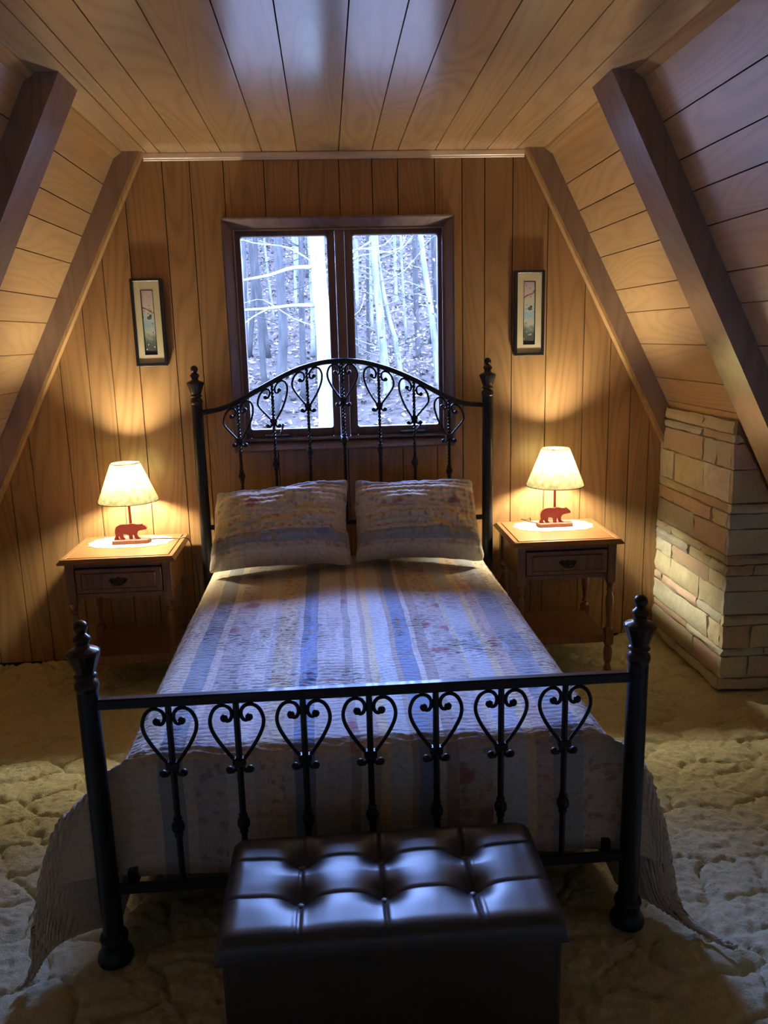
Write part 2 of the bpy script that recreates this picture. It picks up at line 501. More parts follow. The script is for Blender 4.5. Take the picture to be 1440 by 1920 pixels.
def m_leaf():
    t = NT('dry_leaves')
    co = t.n('TexCoord').outputs['Object']
    n = t.n('TexWhiteNoise'); sn = t.n('VectorMath', operation='SNAP'); t.l(co, sn.inputs[0]); sn.inputs[1].default_value = (.07, .07, .07); t.l(sn.outputs[0], n.inputs['Vector'])
    t.set(Base_Color=t.ramp(n.outputs['Value'], [(0, (.018, .013, .009)), (.5, (.045, .032, .021)), (1, (.13, .10, .07))]), Roughness=.8)
    t.b.inputs['Specular IOR Level'].default_value = .05
    return t.m
M_leaf = m_leaf()

# ------------------------------------------------------------------ room shell
ZC, XC, HW, SL = 2.504, 0.0987, 1.018, 1.9225       # ceiling height, centre line, half ceiling width, slope rise per metre
YF = -5.3
SLEN = ZC*math.hypot(1, 1/SL)                       # length down the slope to the floor
cs, sn_ = (1/SL)/math.hypot(1, 1/SL), 1/math.hypot(1, 1/SL)
def slope_x(z, side): return XC+side*(HW+(ZC-z)/SL)
WX0, WX1, WZ0, WZ1 = -.415, .607, 1.131, 2.156       # window opening

# back wall: backing slab with the window hole
mb = MB()
y0, y1 = .0125, .13
for x0, x1, z0, z1 in ((-2.5, WX0, -.05, ZC+.1), (WX1, 2.7, -.05, ZC+.1), (WX0, WX1, -.05, WZ0), (WX0, WX1, WZ1, ZC+.1)):
    mb.box(x0, x1, y0, y1, z0, z1)
wall_back = structure('wall_back', mb, M_back)
G = [-2.43, -2.3, -2.17, -2.05, -1.93, -1.76, -1.60, -1.484, -1.295, -1.162, -1.045, -.911, -.728, -.60, -.442, -.251, -.087, .107, .266, .39, .569,
     .703, .815, .954, 1.132, 1.329, 1.47, 1.585, 1.691, 1.86, 2.0, 2.12, 2.27, 2.42]
def topz(u):
    return max(.0, min(ZC, ZC-SL*(abs(u-XC)-HW)))
for a, b in zip(G[:-1], G[1:]):
    if topz(a) <= 0 and topz(b) <= 0: continue
    mb = MB()
    ta, tb = topz(a), topz(b)
    top = lambda u, a=a, b=b, ta=ta, tb=tb: ta+(tb-ta)*(u-a)/(b-a)
    zero = lambda u: 0.0
    args = ((0, 0, 0), (1, 0, 0), (0, 0, 1), (0, -1, 0))
    cu0, cu1 = max(a, WX0), min(b, WX1)
    if cu1 > cu0:
        mb.plank(*args, cu0, cu1, zero, lambda u: WZ0, left=cu0 == a, right=cu1 == b)
        mb.plank(*args, cu0, cu1, lambda u: WZ1, top, left=cu0 == a, right=cu1 == b)
        if cu0 > a: mb.plank(*args, a, cu0+.0024, zero, top, right=False)
        if cu1 < b: mb.plank(*args, cu1-.0024, b, zero, top, left=False)
    else:
        mb.plank(*args, a, b, zero, top)
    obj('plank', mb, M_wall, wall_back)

# ceiling
mb = MB().box(XC-HW-.3, XC+HW+.3, YF, .13, ZC+.0125, ZC+.1)
ceiling = structure('ceiling', mb, M_back)
GC = [XC-HW-.04, -.79, -.728, -.604, -.444, -.254, -.09, .109, .268, .392, .572, .71, .822, .965, XC+HW+.04]
for a, b in zip(GC[:-1], GC[1:]):
    mb = MB().plank((0, 0, ZC), (1, 0, 0), (0, 1, 0), (0, 0, -1), a, b, lambda u: YF, lambda u: .0)
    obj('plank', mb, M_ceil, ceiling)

# sloping walls
for side, nm, g0 in ((-1, 'wall_left', [.161, .309, .42, .557, .736, .864, 1.026, 1.226]), (1, 'wall_right', [.19, .33, .447, .578, .757, .881, 1.055, 1.244])):
    g = [-.01]+g0+[g0[-1]+d for d in (.137, .26, .387, .567, .69, .86, 1.05, 1.19, 1.32)]
    g = [x for x in g if x < SLEN-.05]+[SLEN+.02]
    O = (XC+side*HW, 0, ZC)
    U = (side*cs, 0, -sn_)                       # down the slope
    N = (-side*sn_, 0, -cs)                      # into the room
    O3, U3, N3 = map(np.array, (O, U, N))
    mb = MB()
    q = [O3+U3*u+N3*n for u, n in ((-.2, -.0125), (SLEN+.2, -.0125), (SLEN+.2, -.08), (-.2, -.08))]
    a = [(p[0], YF, p[2]) for p in q]; b = [(p[0], .13, p[2]) for p in q]
    mb.add(a+b, [(0, 1, 2, 3), (7, 6, 5, 4)]+[(i, i+4, (i+1) % 4+4, (i+1) % 4) for i in range(4)])
    w = structure(nm, mb, M_back)
    for u0, u1 in zip(g[:-1], g[1:]):
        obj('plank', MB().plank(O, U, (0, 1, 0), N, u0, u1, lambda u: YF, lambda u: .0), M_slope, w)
structure('wall_front', MB().box(-2.6, 2.8, YF-.1, YF, -.05, ZC+.1), M_plaster)

# floor: carpet carved into cobble shapes (raised cells, sunk seams)
def carpet():
    nx, ny = 680, 430
    X, Y = np.meshgrid(np.linspace(-2.40, 2.50, nx), np.linspace(-2.95, .005, ny), indexing='ij')
    wx = X+.035*vnoise(X*9, Y*9, 3)+.012*vnoise(X*30, Y*30, 5)
    wy = Y+.03*vnoise(X*9, Y*9, 4)+.012*vnoise(X*30, Y*30, 6)
    sx, sy = .225, .15
    gx, gy = wx/sx, wy/sy
    ix, iy = np.floor(gx).astype(int), np.floor(gy).astype(int)
    f1 = np.full(X.shape, 9.); f2 = np.full(X.shape, 9.)
    def h(a, b, s):
        n = np.sin(a*12.9898+b*78.233+s)*43758.5453
        return n-np.floor(n)
    for dx in (-2, -1, 0, 1, 2):
        for dy in (-2, -1, 0, 1, 2):
            a, b = ix+dx, iy+dy
            px = a+.5*(b % 2)+.5+.75*(h(a, b, 0)-.5); py = b+.5+.75*(h(a, b, 9)-.5)
            d = np.hypot((gx-px)*1.0, (gy-py)*1.0)
            m = d < f1
            f2 = np.where(m, f1, np.minimum(f2, d)); f1 = np.where(m, d, f1)
    e = f2-f1
    H = -.016*np.exp(-(e/.055)**2)*np.clip(.7+.9*vnoise(X*8, Y*8, 10), .05, 1.2)-.007*np.exp(-(e/.16)**2)-.003*f1+.0055*vnoise(X*75, Y*75, 8)+.004*vnoise(X*31, Y*31, 9)
    H = H-.004
    vs = np.stack([X, Y, H], -1).reshape(-1, 3)
    i = np.arange(nx*ny).reshape(nx, ny)
    fs = np.stack([i[:-1, :-1], i[1:, :-1], i[1:, 1:], i[:-1, 1:]], -1).reshape(-1, 4)
    m = MB(); m.v = [tuple(p) for p in vs.tolist()]; m.f = [tuple(p) for p in fs.tolist()]
    m.box(-2.6, 2.8, YF-.05, -2.95, -.06, -.008)
    m.box(-2.6, 2.8, -2.95, .13, -.10, -.05)
    o = obj('floor', m, M_carpet, smooth=True); o['kind'] = 'structure'
carpet()

# trims
def struct_tube(name, pts, r, mat, n=8): return structure(name, MB().tube(pts, r, n), mat)
m = MB().box(XC-.91, XC+.91, -.016, 0, ZC-.026, ZC, .003).box(XC-.91, XC+.91, -.010, 0, ZC-.034, ZC-.024, .002)
structure('trim_1', m, M_trim)
for k, side in ((2, -1), (3, 1)):
    x = XC+side*HW
    m = MB().prism([(0, 0), (-side*.022, 0), (-side*.020, -.007), (-side*.008, -.015), (side*.014, -.030), (side*.016, -.03)], (x, YF, ZC), (1, 0, 0), (0, 0, 1), (0, 1, 0), -YF)
    structure('trim_%d' % k, m, M_wtrim)

# rafters
RX = .918
def rafter(side, ya, yb, label, strip):
    t = thing('rafter', label, 'rafter', (slope_x(0, side)-side*.05, (ya+yb)/2, 0), 'rafters of the sloping walls')
    d = (HW-RX)*sn_
    O = np.array((XC+side*HW, ya, ZC)); U = np.array((side*cs, 0, -sn_)); N = np.array((-side*sn_, 0, -cs))
    # outline in the XZ plane, cut level at ceiling and floor
    pts = [(XC+side*HW, ZC), (XC+side*RX, ZC), (XC+side*(RX+ZC/SL), 0), (XC+side*(HW+ZC/SL), 0)]
    c = .004
    m = MB().prism([(x, z) for x, z in pts], (0, ya, 0), (1, 0, 0), (0, 0, 1), (0, 1, 0), yb-ya)
    obj('beam', m, M_raft, t)
    if strip:
        q = [(XC+side*RX, ZC-.0), (XC+side*(RX-.016), ZC-.0), (XC+side*(RX-.016+ZC/SL), 0), (XC+side*(RX+ZC/SL), 0)]
        obj('edge_strip', MB().prism(q, (0, -.050, 0), (1, 0, 0), (0, 0, 1), (0, 1, 0), .05), M_strip, t)
rafter(-1, -.055, 0, 'brown rafter against the panelled end wall, on the left', True)
rafter(1, -.055, 0, 'brown rafter against the end wall, above the stone chimney', True)
rafter(-1, -1.205, -1.0, 'dark rafter nearer the viewer on the left slope', False)
rafter(1, -1.205, -1.0, 'dark glossy rafter nearer the viewer on the right slope', False)

# ------------------------------------------------------------------ window
wm = MB()
for x0, x1, z0, z1 in ((WX0-.012, WX0, WZ0-.012, WZ1+.012), (WX1, WX1+.012, WZ0-.012, WZ1+.012), (WX0, WX1, WZ1, WZ1+.012), (WX0, WX1, WZ0-.012, WZ0)):
    wm.box(x0, x1, -.002, .14, z0, z1)
win = structure('window_1', wm, M_case)
def casing(p, q, out):
    """mitred wedge board along an edge p-q of the opening; out = outward direction in the wall plane"""
    p, q, out = map(np.array, (p, q, out)); al = (q-p)/np.linalg.norm(q-p)
    prof = [(0, 0), (0, .012), (.040, .058), (.047, .060), (.050, .056), (.050, 0)]
    a = [p+out*o-al*o+np.array((0, -d, 0)) for o, d in prof]; b = [q+out*o+al*o+np.array((0, -d, 0)) for o, d in prof]
    n = len(prof)
    obj('casing', MB().add(a+b, [tuple(range(n)), tuple(range(2*n-1, n-1, -1))]+[(i, i+n, (i+1) % n+n, (i+1) % n) for i in range(n)]), M_case, win)
casing((WX0, 0, WZ0), (WX0, 0, WZ1), (-1, 0, 0))
casing((WX0, 0, WZ1), (WX1, 0, WZ1), (0, 0, 1))
casing((WX1, 0, WZ1), (WX1, 0, WZ0), (1, 0, 0))
casing((WX1, 0, WZ0), (WX0, 0, WZ0), (0, 0, -1))
obj('sill', MB().box(WX0+.002, WX1-.002, -.030, .06, WZ0, WZ0+.010, .002), M_case, win)
bd = MB()
for x in (WX0+.001, WX1-.007): bd.box(x, x+.006, -.016, .0, WZ0+.012, WZ1-.001)
bd.box(WX0+.008, WX1-.008, -.016, 0, WZ1-.007, WZ1-.001)
obj('stop_bead', bd, M_bead, win)
obj('mullion', MB().box(.0755, .1215, -.004, .08, WZ0+.011, WZ1-.001, .003), M_case, win)
for (sx0, sx1, px0, px1) in ((WX0+.003, .0735, -.384, .0365), (.1235, WX1-.003, .162, .583)):
    z0, z1, pz0, pz1 = WZ0+.012, WZ1-.003, 1.186, 2.127
    sm = MB()
    sm.box(sx0, px0, .020, .066, z0, z1, .003); sm.box(px1, sx1, .020, .066, z0, z1, .003)
    sm.box(px0, px1, .0202, .0658, pz1, z1, .003); sm.box(px0, px1, .0202, .0658, z0, pz0, .003)
    # rounded inner corners
    for cx, cz, ax, az in ((px0, pz0, 1, 1), (px1, pz0, -1, 1), (px0, pz1, 1, -1), (px1, pz1, -1, -1)):
        sm.prism([(0, 0), (.012*ax, 0), (.004*ax, .0035*az), (.0012*ax, .012*az*.6), (0, .012*az)][::(1 if ax*az > 0 else -1)], (cx, .024, cz), (1, 0, 0), (0, 0, 1), (0, 1, 0), .036)
    sash = obj('sash', sm, M_case, win)
    obj('pane', MB().box(px0-.004, px1+.004, .042, .046, pz0-.004, pz1+.004), M_glass, sash)
for x0, x1, lx, lz in ((-.312, -.189, -.218, 1.216), (.382, .506, .488, 1.207)):
    cm = MB().box(x0, x1, -.012, .019, 1.150, 1.162, .003)
    ck = obj('crank', cm, M_crank, win)
    hx = (x0+x1)/2+.012
    obj('lever', MB().tube([(hx, -.014, 1.158), (hx+.008, -.022, 1.170), ((hx+lx)/2+.004, -.024, 1.187), (lx, -.02, lz)], [.006, .006, .005, .008], 8), M_crank, ck)

# ------------------------------------------------------------------ stone chimney
CX, CY, ZT = 1.765, -.775, 1.262
ch = thing('stone_chimney', 'stacked sandstone chimney base in the corner under the right slope', 'chimney', (1.95, -.4, 0))
core = [(CX, 0), (2.395, 0), (CX, ZT-.012)]
core = [(CX, .002), (slope_x(.002, 1)-.006, .002), (slope_x(ZT-.02, 1)-.004, ZT-.02), (CX, ZT-.02)]
obj('mortar', MB().prism(core, (0, CY, 0), (1, 0, 0), (0, 0, 1), (0, 1, 0), -CY-.002), M_mortar, ch)
def stone(O, U, V, N, u0, u1, v0, v1, depth, seed, ur=None):
    """rough faced block: 5 x 4 face grid, edges pulled back and wobbled"""
    O, U, V, N = map(np.array, (O, U, V, N))
    r = np.random.default_rng(seed); nu, nv = 6, 4; vs = []; fs = []
    g = .004
    for layer in (0, 1):
        for j in range(nv):
            for i in range(nu):
                s, t = i/(nu-1), j/(nv-1)
                e = min(s, 1-s)*(u1-u0); e2 = min(t, 1-t)*(v1-v0)
                if layer == 0:
                    n = depth*(.55+.45*sstep(min(e, e2)/.012))+r.normal(0, .0028)
                    jit = .003
                else: n = -.02; jit = 0
                right = u1 if ur is None else ur(v0+t*(v1-v0))
                u = u0+g+s*(right-u0-2*g)+r.normal(0, jit); v = v0+g*.8+t*(v1-v0-1.6*g)+r.normal(0, jit*.7)
                vs.append(O+U*u+V*v+N*n)
    k = nu*nv
    for j in range(nv-1):
        for i in range(nu-1):
            a = j*nu+i; fs.append((a, a+1, a+nu+1, a+nu))
    rim = [i for i in range(nu)]+[j*nu+nu-1 for j in range(1, nv)]+[(nv-1)*nu+i for i in range(nu-2, -1, -1)]+[j*nu for j in range(nv-2, 0, -1)]
    for a, b in zip(rim, rim[1:]+rim[:1]): fs.append((a, a+k, b+k, b))
    obj('stone', MB().add(vs, fs), M_stone, ch, smooth=True, angle=.7)
rows = [(1.185, 1.245, [0, .47, .765]), (1.145, 1.185, [0, .475, .765]), (1.03, 1.145, [0, .49, .62, .765]), (.88, 1.03, [0, .18, .505, .765]),
        (.835, .88, [0, .40, .765]), (.765, .835, [0, .195, .61, .765]), (.645, .765, [0, .44, .765]), (.60, .645, [0, .19, .52, .765]),
        (.55, .60, [0, .40, .63, .765]), (.475, .55, [0, .2, .62, .765]), (.365, .475, [0, .2, .53, .765]), (.315, .365, [0, .1, .52, .765]),
        (.205, .315, [0, .64, .765]), (.165, .205, [0, .42, .765]), (.06, .165, [0, .5, .765]), (.004, .06, [0, .3, .765])]
sd = 1
for z0, z1, br in rows:
    for a, b in zip(br[:-1], br[1:]):
        sd += 1
        stone((CX, 0, 0), (0, -1, 0), (0, 0, 1), (-1, 0, 0), a, b, z0, z1, .012+.012*random.random(), sd)
for z0, z1, br in rows:
    xe = slope_x(z1, 1)-.01
    x = CX-.012; first = True
    while x < xe-.03:
        w = random.uniform(.12, .34); sd += 1
        x1 = min(x+w, xe)
        if xe-x1 < .08: x1 = xe
        ur = (lambda v: slope_x(v, 1)-.012) if x1 == xe else None
        stone((0, CY, 0), (1, 0, 0), (0, 0, 1), (0, -1, 0), x, x1, z0, z1, .010+.012*random.random(), sd, ur)
        x = x1

# ------------------------------------------------------------------ iron bed
BX, YH, YFB = .09, -.162, -2.2
PW = .71
bed = thing('iron_bed', 'black wrought-iron bed with scrolled heart headboard and footboard', 'bed', (BX, -1.18, 0))
FIN = [(.0275, -.004), (.0300, 0), (.0310, .008), (.0295, .018), (.0225, .024), (.0205, .028), (.0265, .031), (.0285, .035), (.0265, .039), (.0225, .043),
       (.0240, .046), (.0290, .060), (.0345, .077), (.0400, .093), (.0405, .098), (.0360, .103), (.0210, .108), (.0160, .114), (.0165, .121), (.0215, .128),
       (.0228, .132), (.0205, .137), (.0140, .143), (.0105, .147), (.0145, .151), (.0172, .158), (.0180, .163), (.0170, .169), (.0130, .175), (.0070, .179), (.001, .180)]
def flute(t, k): return 1+(.045*math.cos(12*t) if 10 <= k <= 14 else (.05*math.cos(18*t) if k in (7,) else 0))
def post(x, y, zt, zb=0.0):
    m = MB().lathe([(.046, zb), (.048, zb+.010), (.045, zb+.022), (.036, zb+.034), (.034, zb+.060), (.038, zb+.068), (.036, zb+.076), (.0275, zb+.085), (.0270, zt)], (x, y, 0), 24)
    p = obj('post', m, M_iron, bed, smooth=True, angle=.6)
    obj('finial', MB().lathe(FIN, (x, y, zt), 36, flute), M_bronze, p, smooth=True, angle=.9)
for sx in (-1, 1):
    post(BX+sx*PW, YH, 1.343)
    post(BX+sx*PW, YFB, .788)
ARCH = [(BX-PW+.02, 1.298), (-.52, 1.310), (-.438, 1.338), (-.36, 1.378), (-.28, 1.421), (-.20, 1.461), (-.122, 1.493), (-.02, 1.519), (.085, 1.527), (.19, 1.517),
        (.29, 1.489), (.37, 1.458), (.45, 1.420), (.53, 1.374), (.61, 1.331), (.69, 1.303), (BX+PW-.02, 1.294)]
ap = smooth_path([(x, YH, z) for x, z in ARCH], 4)
obj('arched_rail', MB().tube(ap, .0125, 10), M_iron, bed, smooth=True, angle=1.0)
def arch_z(x): return float(np.interp(x, ap[:, 0], ap[:, 2]))
SCR = [(.034, .131), (.027, .123), (.0175, .126), (.0125, .139), (.015, .155), (.027, .167), (.046, .168), (.063, .154), (.0725, .127), (.069, .098), (.052, .062), (.031, .030), (.014, .006), (.0085, -.010), (.012, -.024), (.022, -.031), (.029, -.025)]
def spindle(x, y, ztop, zj, zk, zb, slope=0.0, twist=True, hs=1.0):
    m = MB()
    n = int((ztop-zb)/.008) if twist else 14
    pts = [(x, y, ztop+(zb-ztop)*i/n) for i in range(n+1)]
    m.tube(pts, .0082 if twist else .0085, 4 if twist else 8, twist=90.0 if twist else 0)
    sp = obj('spindle', m, M_iron, bed, smooth=not twist, angle=.6)
    for s in (-1, 1):
        def tr(px, pz):
            t = max(0, min(1, pz/.13))
            return (x+s*px*hs, y, zj+pz*hs+slope*s*px*t*1.0)
        P = smooth_path([tr(a, b) for a, b in SCR], 4)
        sm = MB().tube(P, .0052, 7)
        sm.ball(tr(.034, .131), .0105, 10, 6); sm.ball(tr(.0285, -.0245), .0105, 10, 6)
        obj('scroll', sm, M_iron, sp, smooth=True, angle=1.0)
    k = MB().box(x-.017, x+.017, y-.011, y+.011, zj-.011, zj+.011, .003)
    obj('collar', k, M_iron, sp, smooth=True, angle=.5)
    k = MB().lathe([(.009, -.030), (.012, -.024), (.010, -.017), (.016, -.008), (.0175, .002), (.015, .012), (.010, .018), (.012, .025), (.009, .031)], (x, y, zk), 12)
    obj('knuckle', k, M_iron, sp, smooth=True, angle=.5)
    return sp
for x, zk in zip((-.425, -.255, -.085, .087, .263, .434, .607), (.979, 1.034, 1.087, 1.142, 1.088, 1.018, .966)):
    za = arch_z(x)
    sl = (arch_z(x+.04)-arch_z(x-.04))/.08
    spindle(x, YH, za, za-.186, zk, .727, sl)
obj('lower_rail', MB().box(BX-PW+.02, BX+PW-.02, YH-.010, YH+.010, .715, .738, .003), M_iron, bed)
obj('top_rail', MB().box(BX-PW+.02, BX+PW-.02, YFB-.013, YFB+.013, .731, .759, .004), M_iron, bed)
obj('bottom_rail', MB().box(BX-PW+.02, BX+PW-.02, YFB-.011, YFB+.011, .200, .224, .003), M_iron, bed)
for x in (-.424, -.253, -.082, .089, .263, .436, .607):
    spindle(x, YFB, .734, .564, .385, .222, 0, False, .94)
for sx in (-1, 1):
    obj('side_rail', MB().box(BX+sx*.655-.012, BX+sx*.655+.012, YFB+.029, YH-.029, .19, .24, .003), M_iron, bed)

# mattress and base
def rounded_slab(x0, x1, y0, y1, z0, z1, c): return MB().box(x0, x1, y0, y1, z0, z1, c)
tag(obj('box_spring', rounded_slab(BX-.63, BX+.63, -2.10, -.215, .19, .34, .02), M_boxs), 'dark cloth covered box spring under the mattress', 'box spring')
tag(obj('mattress', rounded_slab(BX-.635, BX+.635, -2.105, -.21, .34, .535, .045), M_mattress), 'white mattress under the striped quilt, resting on the box spring', 'mattress')

# quilt
QA, QT, QR = .672, .556, .055
QY0, QYB = -.215, -2.146
RIDGE = {-1: [(-.04, -.04, .555), (.02, -.01, .535), (.075, .0, .475), (.125, .012, .428), (.165, .03, .386), (.195, .055, .30), (.22, .08, .19), (.237, .115, .06), (.25, .14, .016), (.27, .17, .014), (.31, .2, .014)],
         1: [(-.04, -.04, .555), (.02, -.01, .53), (.07, .0, .47), (.105, .012, .418), (.145, .035, .262), (.172, .055, .09), (.19, .085, .035), (.215, .125, .022), (.264, .185, .018), (.32, .23, .016)]}
def quilt():
    ea, eb = .56, .39                     # overhang measured from the start of the edge roll
    a = np.concatenate([np.arange(-(QA-QR)-ea, QA-QR+ea+.001, .0135)])
    L = (QY0-QYB)-QR
    b = np.arange(0, L+eb+.001, .0062)
    A, B = np.meshgrid(a, b, indexing='ij')
    sg = np.where(A < 0, -1.0, 1.0)
    da = np.maximum(np.abs(A)-(QA-QR), 0); db = np.maximum(B-L, 0)
    r = np.hypot(da, db); th = np.arctan2(db, da+1e-9)
    arc = QR*PI/2
    ph = np.minimum(r, arc)/QR
    rest = np.maximum(r-arc, 0)
    out = QR*np.sin(ph)+rest*.10*np.cos(th)
    z = QT-QR+QR*np.cos(ph)-rest*.992
    ca = np.where(da > 0, np.cos(th), 0.0); sb = np.where(db > 0, np.sin(th), 0.0)
    fold = .012*np.sin(B*9+vnoise(B*2, B*0, 2)*3)*np.clip(rest/.3, 0, 1)*ca
    X = np.minimum(np.abs(A), QA-QR)+out*ca+fold
    Yl = np.minimum(B, L)+out*sb+.006*np.sin(A*14)*np.clip(rest/.2, 0, 1)*sb
    for s in (-1, 1):
        R = smooth_path(RIDGE[s], 6); ln = np.concatenate([[0], np.cumsum(np.linalg.norm(np.diff(R, axis=0), axis=1))])
        rs = r/r.max()*ln[-1]*(.93 if s < 0 else .96)
        m = (da > 0) & (db > 0) & (sg == s)
        w = np.clip(np.sin(2*th), 0, 1)**(1.4-1.1*sstep(r/.58))*sstep(r/.10)
        rx = QA+np.interp(rs, ln, R[:, 0]); ry = (QY0-QYB)+np.interp(rs, ln, R[:, 1]); rz = np.interp(rs, ln, R[:, 2])
        X = np.where(m, (1-w)*X+w*rx, X); Yl = np.where(m, (1-w)*Yl+w*ry, Yl); z = np.where(m, (1-w)*z+w*rz, z)
    z = np.maximum(z, .014)
    # soft crown of the top
    top = (r == 0)
    z = z+np.where(r < .02, .008*np.cos(np.clip(A/QA, -1, 1)*PI/2)+.005*vnoise(A*3, B*3, 1), 0)*1.0*(1-np.clip(r/.02, 0, 1))
    P = np.stack([BX+sg*X, QY0-Yl, z], -1)
    dA = np.gradient(P, axis=0); dB = np.gradient(P, axis=1)
    Nn = np.cross(dB, dA); Nn /= np.linalg.norm(Nn, axis=-1)[..., None]+1e-9
    # crosswise puckers, shifted from stripe to stripe, and sunk seams along the stripes
    edges = np.array([p for p, c, k in STR])
    idx = np.searchsorted(edges, A)
    phs = B/.0215+1.1*vnoise(A*9, B*3.2, 11)+.55*vnoise(A*34, B*11, 12)+.18*np.sin(idx*2.4)
    amp = .0036*(1.05+.85*vnoise(A*5, B*4, 13))*(.55+.45*sstep((1.0-np.clip(rest/.1, 0, 1))))
    hgt = amp*(1-np.abs(np.sin(PI*phs))**.8*1.6)
    dist = np.min(np.abs(A[..., None]-edges[None, None, :]), -1)
    hgt = hgt-.0022*np.exp(-(dist/.006)**2)
    P = P+Nn*hgt[..., None]
    P[..., 2] = np.maximum(P[..., 2], .012)
    na, nb = A.shape
    i = np.arange(na*nb).reshape(na, nb)
    fs = np.stack([i[:-1, :-1], i[:-1, 1:], i[1:, 1:], i[1:, :-1]], -1).reshape(-1, 4)
    me = bpy.data.meshes.new('quilt')
    me.from_pydata(P.reshape(-1, 3).tolist(), [], fs.tolist())
    uvl = me.uv_layers.new(name='UVMap')
    uvs = np.stack([A, B], -1).reshape(-1, 2)[fs.reshape(-1)]
    uvl.data.foreach_set('uv', uvs.reshape(-1).astype(np.float32))
    me.polygons.foreach_set('use_smooth', [True]*len(me.polygons))
    me.materials.append(M_quilt); me.update()
    o = bpy.data.objects.new('quilt', me); COL.objects.link(o)
    so = o.modifiers.new('thickness', 'SOLIDIFY'); so.thickness = .009; so.offset = -1
    tag(o, 'striped floral quilt with puckered stitching spread over the bed, corners trailing on carpet', 'quilt')
quilt()

def pillow(c, T, label, seed, flip=1):
    """quilted sham between four 3-D corners (TL, TR, BR, BL); two puffed faces meeting in a flat edge"""
    TL, TR, BR, BL = map(np.array, c)
    n, m = 110, 84
    U, V = np.meshgrid(np.linspace(-1, 1, n), np.linspace(-1, 1, m), indexing='ij')
    wob = .018*vnoise(U*2.2+seed, V*2.2-seed, seed+9)+.012*vnoise(U*6+seed, V*6, seed+12)
    cu = U*(1-.05*(1-V**2)*np.abs(U)**4)-np.sign(U)*.035*(np.abs(U)*np.abs(V))**14+wob*np.abs(U)**6
    cv = V*(1-.13*(1-U**2)*np.abs(V)**4)-np.sign(V)*.05*(np.abs(U)*np.abs(V))**14+1.8*wob*np.abs(V)**6
    s, t = (cu+1)/2, (cv+1)/2
    P = ((1-s)*(1-t))[..., None]*BL+(s*(1-t))[..., None]*BR+((1-s)*t)[..., None]*TL+(s*t)[..., None]*TR
    ax = (TR-TL+BR-BL); az = (TL-BL+TR-BR)
    N = np.cross(ax, az); N = N/np.linalg.norm(N)
    puff = (np.clip(1-np.abs(U)**2.6, 0, 1)*np.clip(1-np.abs(V)**2.4, 0, 1))**.62
    W = np.linalg.norm(ax)/2; Hh = np.linalg.norm(az)/2
    up_, vp = U*W/2, V*Hh/2
    sag = .03*np.exp(-((V+.6)/.35)**2)*(1-U**2)
    edges = np.array([p+.0 for p, cc, k in SHAM])
    dist = np.min(np.abs((vp)[..., None]-edges[None, None, :]), -1)
    wr = .011*vnoise(up_*9+seed, vp*16, seed)+.005*vnoise(up_*38, vp*26, seed+1)+.008*vnoise(up_*14+vp*18, vp*9-up_*5, seed+2)
    chan = .0075*np.abs(np.sin(PI*(vp+.006*vnoise(up_*7, vp*3, seed+6))/.0285))**.7-.004
    cols = -.0035*np.exp(-((np.mod(up_+.01*vnoise(vp*12, up_*3, seed+7), .05)-.025)/.004)**2)
    crease = -.012*np.exp(-((vp-.02-.35*up_*(1 if seed < 5 else -.5)+.02*vnoise(up_*8, vp*0, seed+8))/.009)**2)*np.clip(1-np.abs(up_+.1)/.16, 0, 1)
    hgt = (wr*1.3+chan+cols+crease)*np.minimum(1, puff*3)-.006*np.exp(-(dist/.007)**2)+.0022*np.sin(up_*2*PI/.03+2*vnoise(up_*20, vp*20, seed+4))*np.minimum(1, puff*3)
    front = P+N*((T*.62*puff+sag+hgt+.006)[..., None])
    back = P-N*((T*.38*puff+.004)[..., None])
    V3 = np.concatenate([front.reshape(-1, 3), back.reshape(-1, 3)])
    i = np.arange(n*m).reshape(n, m)
    f1 = np.stack([i[:-1, :-1], i[1:, :-1], i[1:, 1:], i[:-1, 1:]], -1).reshape(-1, 4)
    f2 = f1[:, ::-1]+n*m
    rim = list(i[:, 0])+list(i[-1, 1:])+list(i[-2::-1, -1])+list(i[0, -2:0:-1])
    f3 = [(a, a+n*m, b+n*m, b) for a, b in zip(rim, rim[1:]+rim[:1])]
    fs = f1.tolist()+f2.tolist()+[[int(q) for q in f] for f in f3]
    me = bpy.data.meshes.new('pillow')
    me.from_pydata(V3.tolist(), [], fs)
    uv1 = np.stack([flip*vp, up_+seed*.37], -1).reshape(-1, 2); uv1 = np.concatenate([uv1, uv1])
    uvl = me.uv_layers.new(name='UVMap')
    lo = np.array([q for f in fs for q in f])
    uvl.data.foreach_set('uv', uv1[lo].reshape(-1).astype(np.float32))
    me.polygons.foreach_set('use_smooth', [True]*len(me.polygons))
    me.materials.append(M_pillow); me.update()
    o = bpy.data.objects.new('pillow', me); COL.objects.link(o)
    tag(o, label, 'pillow', 'quilted pillows at the headboard')
pillow([(-.545, -.245, .918), (.098, -.245, .965), (.098, -.475, .585), (-.575, -.50, .578)], .26, 'striped quilted pillow on the left, its corner lapping the other pillow', 3)
pillow([(.118, -.245, .950), (.712, -.245, .948), (.730, -.475, .580), (.108, -.43, .582)], .25, 'striped quilted pillow on the right, nearer the stone chimney', 8)

